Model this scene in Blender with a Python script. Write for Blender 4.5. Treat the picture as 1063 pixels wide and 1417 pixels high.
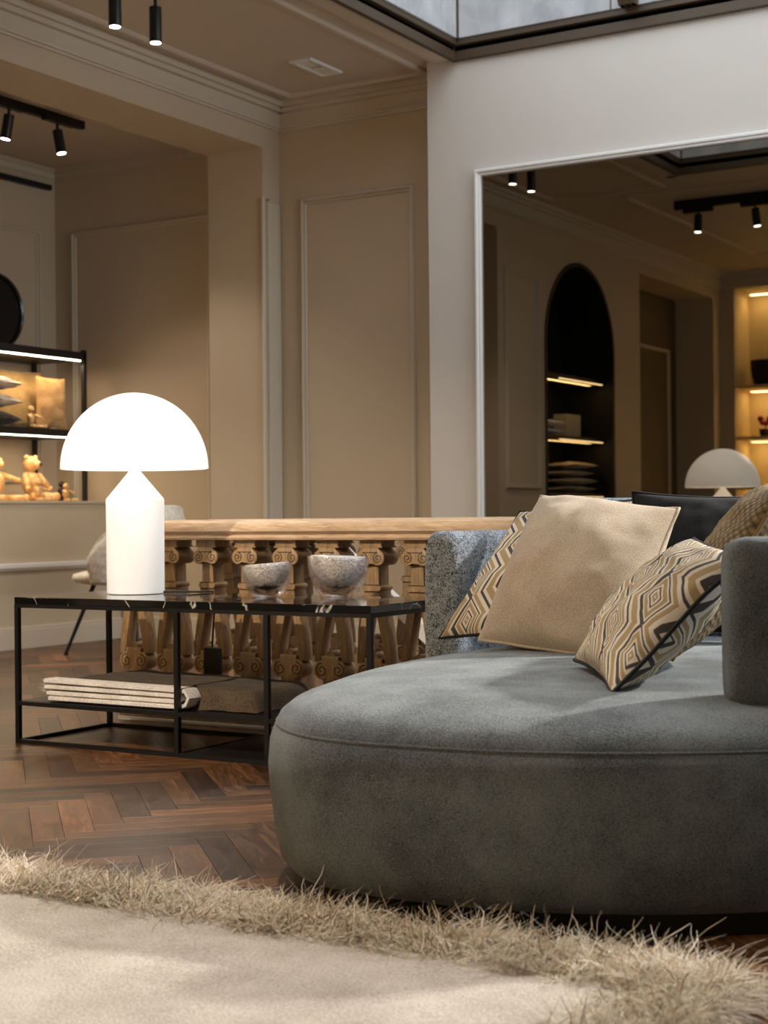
import bpy, bmesh, math, random
from mathutils import Vector, Matrix, noise
random.seed(7)
for o in list(bpy.data.objects): bpy.data.objects.remove(o)
SC = bpy.context.scene; COL = SC.collection
PI = math.pi
TH = math.radians(31.0); CT, ST = math.cos(TH), math.sin(TH)
# ------------------------------------------------------------------ camera
cam_d = bpy.data.cameras.new('camera'); cam = bpy.data.objects.new('camera', cam_d); COL.objects.link(cam)
cam_d.sensor_fit = 'VERTICAL'; cam_d.sensor_height = 36.0; cam_d.lens = 36.0*2170/1417; cam_d.shift_y = 0.0028
cam_d.clip_start = .05; cam_d.clip_end = 60
cam.matrix_world = Matrix.Translation((0, 0, .76)) @ Matrix.Rotation(TH, 4, 'Z') @ Matrix.Rotation(PI/2, 4, 'X') @ Matrix.Rotation(-.0095, 4, 'Z')
cam_d.dof.use_dof = True; cam_d.dof.focus_distance = 4.1; cam_d.dof.aperture_fstop = 5.6
SC.camera = cam
# ------------------------------------------------------------------ world, exposure, daylight
wd = bpy.data.worlds.new('world'); SC.world = wd; wd.use_nodes = True
wd.node_tree.nodes['Background'].inputs[0].default_value = (.72, .82, 1, 1)
wd.node_tree.nodes['Background'].inputs[1].default_value = .55
vs = SC.view_settings; vs.view_transform = 'Standard'; vs.look = 'None'; vs.exposure = 0.35; vs.gamma = 1; vs.use_curve_mapping = False
def area_light(name, loc, size, size_y, power, color, rot=(0, 0, 0), spread=PI):
    d = bpy.data.lights.new(name, 'AREA'); d.shape = 'RECTANGLE'; d.size = size; d.size_y = size_y; d.energy = power; d.color = color; d.spread = spread
    o = bpy.data.objects.new(name, d); COL.objects.link(o); o.location = loc; o.rotation_euler = rot
    return o
WARM = (1, .87, .71); DAY = (.86, .93, 1)
SKY_W = 85
side_fill = area_light('added_side_daylight', (2.36, 5.5, 1.95), 1.9, 2.9, 75, (.94, .97, 1), (0, PI/2, 0))  # unseen side daylight, added to lift the dark beam and ceiling
sky_light = area_light('skylight_daylight', (-1.7, 5.65, 3.98), 4.2, 3.0, SKY_W, DAY)

# ------------------------------------------------------------------ materials
def S(c): return tuple(((v/255)/12.92 if v/255 <= .04045 else ((v/255+.055)/1.055)**2.4) for v in c)
class NT:
    def __init__(s, name):
        s.m = bpy.data.materials.new(name); s.m.use_nodes = True; s.t = s.m.node_tree; s.b = s.t.nodes['Principled BSDF']
    def n(s, typ, **kw):
        nd = s.t.nodes.new(typ)
        for k, v in kw.items():
            if k.startswith('i_'):
                key = k[2:]; nd.inputs[int(key) if key.isdigit() else key].default_value = v
            else: setattr(nd, k, v)
        return nd
    def l(s, a, b): s.t.links.new(a, b)
    def math(s, op, a, b=None, c=None):
        nd = s.t.nodes.new('ShaderNodeMath'); nd.operation = op
        for i, v in enumerate((a, b, c)):
            if v is None: continue
            if isinstance(v, (int, float)): nd.inputs[i].default_value = v
            else: s.l(v, nd.inputs[i])
        return nd.outputs[0]
    def mix(s, fac, a, b):
        nd = s.t.nodes.new('ShaderNodeMix'); nd.data_type = 'RGBA'
        for i, v in ((0, fac), (6, a), (7, b)):
            if isinstance(v, (int, float)): nd.inputs[i].default_value = v
            elif isinstance(v, tuple): nd.inputs[i].default_value = (*v[:3], 1)
            else: s.l(v, nd.inputs[i])
        return nd.outputs[2]
    def coord(s, kind='Object'): return s.n('ShaderNodeTexCoord').outputs[kind]
    def mapping(s, vec, scale=(1, 1, 1), rot=(0, 0, 0)):
        mp = s.n('ShaderNodeMapping'); mp.inputs['Scale'].default_value = scale; mp.inputs['Rotation'].default_value = rot; s.l(vec, mp.inputs['Vector']); return mp.outputs[0]
    def noise(s, vec, scale, detail=3, rough=.5, dist=0):
        nd = s.n('ShaderNodeTexNoise'); s.l(vec, nd.inputs['Vector']); nd.inputs['Scale'].default_value = scale; nd.inputs['Detail'].default_value = detail
        nd.inputs['Roughness'].default_value = rough; nd.inputs['Distortion'].default_value = dist
        return nd.outputs[0]
    def ramp(s, fac, stops):
        nd = s.n('ShaderNodeValToRGB'); s.l(fac, nd.inputs[0]); el = nd.color_ramp.elements
        while len(el) < len(stops): el.new(.5)
        for e, (p, c) in zip(el, stops): e.position = p; e.color = (*c[:3], 1)
        return nd.outputs[0]
    def bump(s, h, strength=.3, dist=.01):
        nd = s.n('ShaderNodeBump'); nd.inputs['Strength'].default_value = strength; nd.inputs['Distance'].default_value = dist
        s.l(h, nd.inputs['Height']); s.l(nd.outputs[0], s.b.inputs['Normal'])
    def set(s, base=None, rough=None, metal=None, spec=None, **kw):
        I = s.b.inputs
        if base is not None:
            if isinstance(base, tuple): I['Base Color'].default_value = (*base[:3], 1)
            else: s.l(base, I['Base Color'])
        if rough is not None:
            if isinstance(rough, (int, float)): I['Roughness'].default_value = rough
            else: s.l(rough, I['Roughness'])
        if metal is not None: I['Metallic'].default_value = metal
        if spec is not None: I['Specular IOR Level'].default_value = spec
        for k, v in kw.items(): I[k.replace('_', ' ')].default_value = v
        return s.m
def paint(name, c, rough=.55, var=.04, bump=.05):
    m = NT(name); v = m.coord(); k = m.noise(v, 2.2, 4, .6); c2 = tuple(x*(1-var*2) for x in c)
    m.bump(m.noise(v, 90, 2), bump, .002)
    return m.set(m.mix(k, c2, c), rough, spec=.35)
def plain(name, c, rough=.5, metal=0, var=.12, sc=30, bump=0, **kw):
    m = NT(name); v = m.coord(); k = m.noise(v, sc, 3); c2 = tuple(x*(1-var) for x in c)
    if bump: m.bump(m.noise(v, sc*5, 2), bump, .003)
    return m.set(m.mix(k, c2, c), rough, metal, **kw)
def emit(name, c, strength, base=None):
    m = NT(name); k = m.noise(m.coord(), 3, 1)
    m.set(base or c, .4)
    m.l(m.mix(k, tuple(x*.97 for x in c), c), m.b.inputs['Emission Color']); m.b.inputs['Emission Strength'].default_value = strength
    return m.m
M = {}
M['wall'] = paint('wall_paint', S((197, 181, 157)))
M['wall_day'] = paint('daylit_wall_paint', S((205, 199, 190)))  # wall paint with the skylight's pale, cool light put into the colour
M['ceil'] = paint('ceiling_paint', S((200, 188, 170)))
M['trim'] = paint('trim_paint', S((205, 194, 176)), .4)
M['white_trim'] = paint('white_trim_paint', S((228, 226, 222)), .35)
M['black'] = plain('black_metal', (.008, .008, .009), .42, spec=.4)
M['dark_interior'] = plain('dark_lacquer', (.012, .011, .010), .5)
M['steel'] = plain('black_steel', (.006, .006, .007), .45, spec=.35)
M['groove'] = plain('dark_groove', S((58, 40, 22)), .8)
M['cord'] = plain('black_rubber', (.006, .006, .006), .6)
M['lens'] = emit('lamp_lens', (1, .95, .88), 14)
M['led'] = emit('led_strip', (1, .86, .66), 9)
M['led_warm'] = emit('led_strip_warm', (1, .74, .38), 5)
M['plinth_white'] = plain('white_stone', S((205, 205, 205)), .5)
M['frame_bronze'] = plain('skylight_dark_wood', S((74, 58, 40)), .5)
M['pane'] = None
def mk_pane():
    m = NT('frosted_glass'); v = m.mapping(m.coord(), (1.5, 1.5, .8)); k = m.noise(v, 3.2, 4, .6, .6)
    col = m.ramp(k, [(.25, S((150, 152, 156))), (.5, S((190, 193, 197))), (.8, S((222, 224, 228)))])
    m.set(m.mix(.5, col, (.02, .02, .02)), .5); m.l(col, m.b.inputs['Emission Color']); m.b.inputs['Emission Strength'].default_value = .22
    return m.m
M['pane'] = mk_pane()
def mk_wood(name, cols, scale=(1, 1, 1), rough=.4, attr=False):
    m = NT(name)
    if attr:
        uv = m.n('ShaderNodeUVMap').outputs[0]; at = m.n('ShaderNodeAttribute', attribute_name='tone').outputs['Fac']
        rnd = m.math('FRACT', m.math('ADD', at, m.n('ShaderNodeObjectInfo').outputs['Random']))
        off = m.n('ShaderNodeCombineXYZ'); m.l(m.math('MULTIPLY', rnd, 37.0), off.inputs[0]); m.l(m.math('MULTIPLY', rnd, 91.0), off.inputs[1])
        ad = m.n('ShaderNodeVectorMath', operation='ADD'); m.l(uv, ad.inputs[0]); m.l(off.outputs[0], ad.inputs[1]); v = ad.outputs[0]
    else: v = m.coord()
    g = m.noise(m.mapping(v, scale), 6, 8, .65, 1.2)
    fine = m.noise(m.mapping(v, (scale[0]*2, scale[1]*4, scale[2]*4)), 16, 3, .6)
    k = m.math('ADD', m.math('MULTIPLY', g, .75), m.math('MULTIPLY', fine, .25))
    c = m.ramp(k, [(.3, cols[0]), (.5, cols[1]), (.68, cols[2])])
    if attr:
        tint = m.ramp(rnd, [(0, (.28, .27, .27)), (.22, (.52, .50, .49)), (.55, (.85, .82, .8)), (.85, (1.1, 1.05, 1.0)), (1, (1.55, 1.4, 1.25))])
        mu = m.n('ShaderNodeMix', data_type='RGBA', blend_type='MULTIPLY'); mu.inputs[0].default_value = 1; m.l(c, mu.inputs[6]); m.l(tint, mu.inputs[7]); c = mu.outputs[2]
    m.bump(fine, .12, .002)
    return m.set(c, m.math('ADD', rough-.08, m.math('MULTIPLY', g, .2)))
M['parquet'] = mk_wood('parquet_wood', (S((48, 30, 18)), S((94, 62, 38)), S((142, 100, 64))), (1.2, 9, 9), .36, True)
M['oak'] = mk_wood('carved_oak', (S((104, 80, 54)), S((148, 118, 82)), S((180, 148, 108))), (9, 9, 1.2), .5)
M['oak_rail'] = mk_wood('oak_handrail', (S((156, 126, 96)), S((202, 172, 140)), S((228, 204, 176))), (1.2, 9, 9), .38)
M['oak_shaded'] = mk_wood('shaded_oak', (S((108, 86, 60)), S((140, 114, 84)), S((170, 140, 106))), (9, 9, 1.2), .6)  # oak of the far row, shade put into its tones
M['toy_wood'] = mk_wood('pale_toy_wood', (S((190, 140, 80)), S((224, 178, 116)), S((240, 204, 150))), (4, 4, 2), .4)
M['toy_dark'] = plain('dark_toy_wood', S((52, 34, 24)), .5)
def fabric(name, c1, c2, sc=420, big=5, bump=.35, rough=.92, stretch=(1, 1, 1), sheen=.25):
    m = NT(name); v = m.coord(); f = m.noise(m.mapping(v, stretch), sc, 2, .7); b = m.noise(v, big, 4, .6)
    k = m.math('ADD', m.math('MULTIPLY', f, .65), m.math('MULTIPLY', b, .35))
    m.bump(f, bump, .004)
    m.b.inputs['Sheen Weight'].default_value = sheen; m.b.inputs['Sheen Roughness'].default_value = .5
    return m.set(m.ramp(k, [(.38, c1), (.60, c2)]), rough, spec=.15)
M['sofa'] = fabric('grey_chenille', S((68, 76, 82)), S((138, 148, 154)), 270, 7, .6, stretch=(1, 1, 2.2))
M['boucle'] = fabric('bluegrey_boucle', S((52, 64, 82)), S((208, 220, 232)), 240, 60, .9)
M['piping'] = fabric('grey_piping', S((70, 76, 78)), S((112, 116, 116)), 200, 5)
M['beige'] = fabric('beige_wool', S((172, 154, 132)), S((208, 192, 170)), 320, 6, .3)
M['velvet'] = fabric('black_velvet', (.004, .004, .005), (.012, .012, .013), 300, 6, .2, .8, sheen=.12)
M['blackpipe'] = plain('black_cord_trim', (.01, .01, .011), .7)
M['linen'] = fabric('ochre_linen', S((150, 116, 66)), S((206, 170, 112)), 180, 12, .6)
M['linen_rust'] = fabric('rust_linen', S((176, 122, 66)), S((204, 166, 112)), 120, 9, .5)
M['stripe_plum'] = fabric('striped_wool', S((88, 70, 72)), S((226, 206, 182)), 14, 10, .3, stretch=(.3, .3, 6))
M['stripe_dark'] = fabric('dark_wool', S((30, 26, 24)), S((80, 66, 56)), 30, 10, .3)
M['knit'] = fabric('cream_knit', S((200, 192, 186)), S((246, 241, 236)), 260, 20, .8)
M['throw'] = fabric('taupe_mohair', S((56, 45, 34)), S((98, 82, 64)), 240, 14, 1.0, sheen=.08)
M['towel'] = fabric('grey_towel', S((120, 104, 80)), S((200, 180, 146)), 150, 14, .6)
M['quilt'] = fabric('white_quilted_leather', S((206, 198, 186)), S((236, 230, 220)), 40, 8, .5, .5)
M['rug'] = fabric('cream_wool_rug', S((170, 160, 148)), S((222, 213, 203)), 200, 7, .7)
M['fringe'] = None
def mk_fringe():
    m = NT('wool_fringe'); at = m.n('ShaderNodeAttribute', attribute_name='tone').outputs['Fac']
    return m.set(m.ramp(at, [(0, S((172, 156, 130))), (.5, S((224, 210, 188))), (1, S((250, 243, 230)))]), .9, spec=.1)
M['fringe'] = mk_fringe()
def mk_woven():
    m = NT('woven_gold'); uv = m.mapping(m.n('ShaderNodeUVMap').outputs[0], (27, 27, 1), (0, 0, .5))
    vo = m.n('ShaderNodeTexVoronoi', i_Scale=1.0); vo.inputs['Randomness'].default_value = .15; m.l(uv, vo.inputs['Vector']); d = vo.outputs['Distance']
    m.bump(m.math('SUBTRACT', 1.0, d), .9, .006)
    return m.set(m.ramp(d, [(.1, S((172, 148, 106))), (.5, S((128, 106, 70))), (.8, S((70, 56, 36)))]), .7)
M['woven'] = mk_woven()
def mk_pattern():
    """interlaced hexagon key pattern: nested chevrons in a hexagonal lattice"""
    m = NT('geometric_jacquard'); uv = m.mapping(m.n('ShaderNodeUVMap').outputs[0], (3.0, 3.0, 1), (0, 0, .2))
    def vm(op, a, b=None, c=None):
        nd = m.n('ShaderNodeVectorMath', operation=op)
        for i, v in enumerate((a, b, c)):
            if v is None: continue
            if isinstance(v, tuple): nd.inputs[i].default_value = v
            else: m.l(v, nd.inputs[i])
        return nd
    s = (1, 1.7320508, 1); h = (.5, .8660254, .5); nh = tuple(-x for x in h)
    A = vm('WRAP', uv, h, nh).outputs[0]; B = vm('WRAP', vm('SUBTRACT', uv, h).outputs[0], h, nh).outputs[0]
    fa = (1, 1, 0); A = vm('MULTIPLY', A, fa).outputs[0]; B = vm('MULTIPLY', B, fa).outputs[0]
    lt = m.math('LESS_THAN', vm('DOT_PRODUCT', A, A).outputs['Value'], vm('DOT_PRODUCT', B, B).outputs['Value'])
    mx = m.n('ShaderNodeMix', data_type='VECTOR'); m.l(lt, mx.inputs[0]); m.l(B, mx.inputs[4]); m.l(A, mx.inputs[5]); p = mx.outputs[1]
    d = [vm('DOT_PRODUCT', p, (math.cos(a), math.sin(a), 0)).outputs['Value'] for a in (PI/2, PI/2+2*PI/3, PI/2+4*PI/3)]
    # each hexagon is three rhombi: two carry bands that meet as chevrons, the third a nested diamond
    isk = [m.math('MULTIPLY', m.math('LESS_THAN', d[k], d[(k+1) % 3]), m.math('LESS_THAN', d[k], d[(k+2) % 3])) for k in range(3)]
    cA = m.math('MULTIPLY', m.math('SUBTRACT', d[1], d[2]), 1.1547); cB = m.math('MULTIPLY', m.math('SUBTRACT', d[1], d[0]), 1.1547)
    s1 = m.math('ABSOLUTE', m.math('SUBTRACT', m.math('MULTIPLY', m.math('SUBTRACT', d[2], d[1]), 1.1547), .5)); t1 = m.math('ABSOLUTE', m.math('SUBTRACT', m.math('MULTIPLY', m.math('SUBTRACT', d[0], d[1]), 1.1547), .5))
    cC = m.math('SUBTRACT', 1.0, m.math('MULTIPLY', m.math('MAXIMUM', s1, t1), 2.0))
    f = m.math('ADD', m.math('ADD', m.math('MULTIPLY', isk[2], cA), m.math('MULTIPLY', isk[0], cB)), m.math('MULTIPLY', isk[1], cC))
    nd = m.n('ShaderNodeValToRGB'); nd.color_ramp.interpolation = 'CONSTANT'; m.l(f, nd.inputs[0])
    el = nd.color_ramp.elements
    dk_, cr_, gd_ = S((84, 80, 78)), S((238, 228, 212)), S((184, 162, 122))
    stops = [(0, dk_), (.09, cr_), (.20, gd_), (.44, cr_), (.56, dk_), (.66, cr_), (.80, gd_), (.93, cr_)]
    while len(el) < len(stops): el.new(.5)
    for e, (q, c) in zip(el, stops): e.position = q; e.color = (*c, 1)
    w = m.noise(m.coord(), 300, 2); m.bump(w, .3, .003)
    return m.set(nd.outputs[0], .75, spec=.25)
M['pattern'] = mk_pattern()
def mk_marble():
    m = NT('black_marble'); v = m.coord(); n1 = m.noise(v, 1.6, 5, .55, 2.0)
    vein = m.math('ABSOLUTE', m.math('SUBTRACT', n1, .5)); c = m.ramp(vein, [(0, S((200, 196, 190))), (.004, S((120, 116, 110))), (.010, (.006, .006, .006))])
    return m.set(c, .07, spec=.6)
M['marble'] = mk_marble()
def mk_opal(name, e):
    m = NT(name); k = m.noise(m.coord(), 4, 2)
    m.set(S((236, 233, 230)), .5, spec=.2); m.l(m.mix(k, (1, .955, .90), (1, .965, .92)), m.b.inputs['Emission Color']); m.b.inputs['Emission Strength'].default_value = e
    return m.m
M['opal'] = mk_opal('opal_glass_base', .30); M['opal_shade'] = mk_opal('opal_glass_shade', .40)
def mk_glass():
    m = NT('clear_glass'); k = m.noise(m.coord(), 6, 1)
    tr_ = m.n('ShaderNodeBsdfTransparent'); m.l(m.mix(k, (.98, .97, .96), (1, 1, 1)), tr_.inputs[0])
    gl = m.n('ShaderNodeBsdfGlass', i_Roughness=.02, i_IOR=1.45); gl.inputs[0].default_value = (1, .96, .94, 1); ms = m.n('ShaderNodeMixShader', i_0=.5)
    m.l(tr_.outputs[0], ms.inputs[1]); m.l(gl.outputs[0], ms.inputs[2])
    m.l(ms.outputs[0], m.t.nodes['Material Output'].inputs[0]); m.t.nodes.remove(m.b); return m.m
M['glass'] = mk_glass()
def mk_silver():
    m = NT('bubbled_silver'); v = m.coord(); vo = m.n('ShaderNodeTexVoronoi', i_Scale=170.0); m.l(v, vo.inputs['Vector'])
    h = m.math('ADD', vo.outputs['Distance'], m.math('MULTIPLY', m.noise(v, 90, 3), .8)); m.bump(h, .7, .006)
    z = m.n('ShaderNodeSeparateXYZ'); m.l(v, z.inputs[0]); zz = m.math('ADD', z.outputs[2], m.math('MULTIPLY', m.noise(v, 70, 2), .012))
    sil = m.ramp(m.noise(v, 120, 3), [(.3, (.55, .55, .57)), (.5, (.98, .98, 1.0))])
    cop_refl = m.ramp(m.noise(m.mapping(v, (1, 1, 5)), 30, 2), [(.35, S((44, 26, 18))), (.6, S((176, 116, 86)))])  # coppery reflections painted as colour on the lower liner
    k = m.ramp(zz, [(.047, (0, 0, 0)), (.050, (1, 1, 1))]); mm = m.math('SUBTRACT', .9, m.math('MULTIPLY', k, .62)); m.l(mm, m.b.inputs['Metallic'])
    return m.set(m.mix(k, cop_refl, sil), .2)
M['silver'] = mk_silver()
def mk_mirror():
    m = NT('bronze_mirror'); k = m.noise(m.coord(), 1.5, 2)
    return m.set(m.mix(k, (.225, .20, .165), (.24, .215, .178)), .008, 1.0)
M['mirror'] = mk_mirror()
M['disc_glass'] = plain('black_disc_glass', (.010, .010, .011), .18, spec=.5)
M['red'] = plain('red_petals', S((190, 40, 40)), .6)
M['basket'] = plain('dark_wicker', S((48, 38, 28)), .8, bump=.8)
M['card'] = plain('pale_card', S((200, 186, 152)), .7)
M['cream_niche'] = paint('cream_shelf_paint', S((226, 206, 160)), .5)
M['dark_panel'] = paint('brown_panel_paint', S((92, 82, 66)), .6)

# ------------------------------------------------------------------ mesh helpers
class MB:
    def __init__(s): s.v = []; s.f = []; s.mi = []; s.uv = None; s.cur = 0
    def add(s, vs_, fs):
        k = len(s.v); s.v += [tuple(p) for p in vs_]
        for f in fs: s.f.append(tuple(i+k for i in f)); s.mi.append(s.cur)
    def box(s, a, b, ch=0):
        x0, y0, z0 = a; x1, y1, z1 = b
        if ch <= 0:
            s.add([(x0, y0, z0), (x1, y0, z0), (x1, y1, z0), (x0, y1, z0), (x0, y0, z1), (x1, y0, z1), (x1, y1, z1), (x0, y1, z1)],
                  [(3, 2, 1, 0), (4, 5, 6, 7), (0, 1, 5, 4), (1, 2, 6, 5), (2, 3, 7, 6), (3, 0, 4, 7)]); return s
        bm = bmesh.new(); bmesh.ops.create_cube(bm, size=1)
        for v in bm.verts: v.co = Vector(((x0+x1)/2+v.co.x*(x1-x0), (y0+y1)/2+v.co.y*(y1-y0), (z0+z1)/2+v.co.z*(z1-z0)))
        bmesh.ops.bevel(bm, geom=bm.edges[:], offset=ch, segments=2, affect='EDGES', profile=.6)
        s.bm(bm); return s
    def bm(s, bm):
        bm.verts.index_update(); s.add([v.co[:] for v in bm.verts], [[v.index for v in f.verts] for f in bm.faces]); bm.free()
    def tube(s, pts, r, n=8, closed=False):
        pts = [Vector(p) for p in pts]; rs = r if isinstance(r, (list, tuple)) else [r]*len(pts); N = len(pts); vs_ = []; up = Vector((0, 0, 1))
        ref = None
        for i, p in enumerate(pts):
            if closed: t = pts[(i+1) % N]-pts[i-1]
            else: t = pts[min(i+1, N-1)]-pts[max(i-1, 0)]
            t.normalize()
            if ref is None: ref = up if abs(t.z) < .9 else Vector((1, 0, 0))
            x = ref-t*ref.dot(t)
            if x.length < 1e-4: x = Vector((0, 1, 0))-t*t.y
            x.normalize(); y = t.cross(x); ref = x
            for k in range(n):
                a = 2*PI*k/n; vs_.append(p+(x*math.cos(a)+y*math.sin(a))*rs[i])
        fs = []
        for i in range(N if closed else N-1):
            j = (i+1) % N
            for k in range(n): fs.append((i*n+k, i*n+(k+1) % n, j*n+(k+1) % n, j*n+k))
        if not closed: fs += [tuple(range(n))[::-1], tuple((N-1)*n+k for k in range(n))]
        s.add(vs_, fs); return s
    def bar(s, a, b, w, h=None):
        """square bar between two points"""
        h = h or w; a = Vector(a); b = Vector(b); t = (b-a).normalized(); up = Vector((0, 0, 1)) if abs(t.z) < .95 else Vector((0, 1, 0))
        x = t.cross(up).normalized(); y = x.cross(t)
        vs_ = [p+x*sx*w/2+y*sy*h/2 for p in (a, b) for sx, sy in ((-1, -1), (1, -1), (1, 1), (-1, 1))]
        s.add(vs_, [(3, 2, 1, 0), (4, 5, 6, 7), (0, 1, 5, 4), (1, 2, 6, 5), (2, 3, 7, 6), (3, 0, 4, 7)]); return s
    def lathe(s, prof, c=(0, 0, 0), n=32, tilt=None):
        vs_ = []; fs = []; m = len(prof)
        for r, z in prof:
            for k in range(n):
                a = 2*PI*k/n; x, y = r*math.cos(a), r*math.sin(a); zz = z
                if tilt: zz = tilt(x, y, z)
                vs_.append((c[0]+x, c[1]+y, c[2]+zz))
        for i in range(m-1):
            for k in range(n): fs.append((i*n+k, i*n+(k+1) % n, (i+1)*n+(k+1) % n, (i+1)*n+k))
        if prof[0][0] > 1e-6: fs.append(tuple(range(n))[::-1])
        if prof[-1][0] > 1e-6: fs.append(tuple((m-1)*n+k for k in range(n)))
        s.add(vs_, fs); return s
    def ext(s, poly, y0, y1, bev=0):
        """outline in x,z pushed from y0 to y1"""
        n = len(poly); cx = sum(p[0] for p in poly)/n; cz = sum(p[1] for p in poly)/n
        rings = [(y0, 1), (y1, 1)]
        if bev: rings = [(y0, 1-bev), (y0+.35*abs(bev)*.1, 1), (y1-.35*abs(bev)*.1, 1), (y1, 1-bev)]
        vs_ = [(cx+(p[0]-cx)*k, y, cz+(p[1]-cz)*k) for y, k in rings for p in poly]; fs = []
        for r in range(len(rings)-1):
            for i in range(n): j = (i+1) % n; fs.append((r*n+i, r*n+j, (r+1)*n+j, (r+1)*n+i))
        fs.append(tuple(range(n))[::-1]); fs.append(tuple((len(rings)-1)*n+i for i in range(n)))
        s.add(vs_, fs); return s
    def ball(s, c, r, n=14, sc=(1, 1, 1)):
        prof = [(math.sin(PI*i/(n//2))*1.0, -math.cos(PI*i/(n//2))) for i in range(n//2+1)]
        vs_ = []; m = len(prof); fs = []
        for pr_, pz in prof:
            for k in range(n):
                a = 2*PI*k/n; vs_.append((c[0]+r*sc[0]*pr_*math.cos(a), c[1]+r*sc[1]*pr_*math.sin(a), c[2]+r*sc[2]*pz))
        for i in range(m-1):
            for k in range(n): fs.append((i*n+k, i*n+(k+1) % n, (i+1)*n+(k+1) % n, (i+1)*n+k))
        s.add(vs_, fs); return s
WORLD = {}
def wpos(o): return WORLD.get(o.name, Vector((0, 0, 0)))
def obj(name, mb, mat, parent=None, origin=None, smooth=False, mats=None, weld=False):
    me = bpy.data.meshes.new(name); org = Vector(origin) if origin is not None else (wpos(parent).copy() if parent else Vector((0, 0, 0)))
    me.from_pydata([tuple(Vector(p)-org) for p in mb.v], [], mb.f)
    for mm in (mats or [mat]): me.materials.append(M[mm] if isinstance(mm, str) else mm)
    if mats: me.polygons.foreach_set('material_index', mb.mi)
    if mb.uv:
        u = me.uv_layers.new(name='UVMap')
        for lp in me.loops: u.data[lp.index].uv = mb.uv[lp.vertex_index]
    bm = bmesh.new(); bm.from_mesh(me)
    if weld: bmesh.ops.remove_doubles(bm, verts=bm.verts, dist=1e-5)
    bmesh.ops.recalc_face_normals(bm, faces=bm.faces); bm.to_mesh(me); bm.free()
    if smooth:
        me.polygons.foreach_set('use_smooth', [True]*len(me.polygons))
        if smooth != 'all': me.set_sharp_from_angle(angle=math.radians(38))
    o = bpy.data.objects.new(name, me); COL.objects.link(o)
    if parent: o.parent = parent; o.location = org-wpos(parent)
    else: o.location = org
    WORLD[o.name] = org
    return o
def tag(o, label=None, cat=None, group=None, kind=None):
    for k, v in (('label', label), ('category', cat), ('group', group), ('kind', kind)):
        if v: o[k] = v
    return o
def thing(name, loc, label, cat, group=None):
    o = bpy.data.objects.new(name, None); COL.objects.link(o); o.location = loc; o.empty_display_size = .05; WORLD[o.name] = Vector(loc)
    return tag(o, label, cat, group)
def struct(name, mb, mat, **kw): return tag(obj(name, mb, mat, **kw), kind='structure')
def box(a, b, ch=0): return MB().box(a, b, ch)
def turn(x, y): return (CT*x-ST*y, ST*x+CT*y)
def T3(x, y, z): return Vector((*turn(x, y), z))

# ------------------------------------------------------------------ the room
ZC = 3.19
AL, AN, AW, BB, BM, BF, AR = -5.29, -7.064, -5.69, 7.64, 7.35, -.82, 2.4
# floor: herringbone parquet
floor = struct('floor', box((AN-.1, BF-.9, -.12), (AR, BB+.1, -.006)), 'groove')
PW, PL = .075, .45
def plank_mesh():
    m = MB(); x, y = PL/2-.0003, PW/2-.0003; c = .0007
    m.add([(-x, -y, -.012), (x, -y, -.012), (x, y, -.012), (-x, y, -.012), (-x, -y, -c), (x, -y, -c), (x, y, -c), (-x, y, -c), (-x+c, -y+c, 0), (x-c, -y+c, 0), (x-c, y-c, 0), (-x+c, y-c, 0)],
          [(8, 9, 10, 11), (4, 5, 9, 8), (5, 6, 10, 9), (6, 7, 11, 10), (7, 4, 8, 11), (0, 1, 5, 4), (1, 2, 6, 5), (2, 3, 7, 6), (3, 0, 4, 7)])
    m.uv = [(p[0], p[1]) for p in m.v]; return m
planks = []
n = int(PL/PW); c45 = math.sqrt(.5)
for i in range(-150, 190):
    for j in range(-32, 36):
        for o in (0, 1):
            # unit lattice: horizontal plank at (i + j*n*? ...) herringbone
            if o == 0: px, py, rot = (i*PW+j*2*PL*.5+PL/2, i*PW-j*2*PL*.5+PW/2, 0)
            else: px, py, rot = (i*PW+j*2*PL*.5+PL+PW/2, i*PW-j*2*PL*.5-PL/2+PW*1, PI/2)
            wx, wy = c45*(px-py), c45*(px+py)
            wx, wy = wx-3.2, wy+3.0
            if AN-.05 < wx < AR and BF-.3 < wy < BB: planks.append((wx, wy, rot+PI/4))
def in_view(p):
    X = CT*p[0]+ST*p[1]; Y = -ST*p[0]+CT*p[1]
    if Y < 1.5: return None
    x = 531.5+2170*X/Y; y = 712+2170*.76/Y
    if x < -25 or x > 1088 or y > 1450: return None
    if p[1] < 2.3 and p[0] < -1.0: return None
    if x > 400 and y > 905: return None
    if p[1] > 4.55 and p[0] > -3.85: return None
    return Y
near = sorted([(in_view(p), i) for i, p in enumerate(planks) if in_view(p)])[:300]
nearset = {i for _, i in near}
pm = plank_mesh(); proto = None
for _, i in near:
    wx, wy, r = planks[i]
    if proto is None: proto = obj('plank', pm, 'parquet', floor); o = proto
    else:
        o = proto.copy(); COL.objects.link(o); o.parent = floor
    o.location = (wx, wy, 0); o.rotation_euler = (0, 0, r)
rest = MB(); rest.uv = []; tone = []
for i, (wx, wy, r) in enumerate(planks):
    if i in nearset: continue
    c, s = math.cos(r), math.sin(r)
    rest.add([(wx+x*c-y*s, wy+x*s+y*c, z) for x, y, z in pm.v[4:]], [tuple(k-4 for k in f) for f in pm.f[:5]]); rest.uv += pm.uv[4:]; tone += [random.random()]*8
ro = obj('plank_field', rest, 'parquet', floor); tag(ro, kind='stuff')
at = ro.data.attributes.new('tone', 'FLOAT', 'POINT'); at.data.foreach_set('value', tone)

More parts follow.
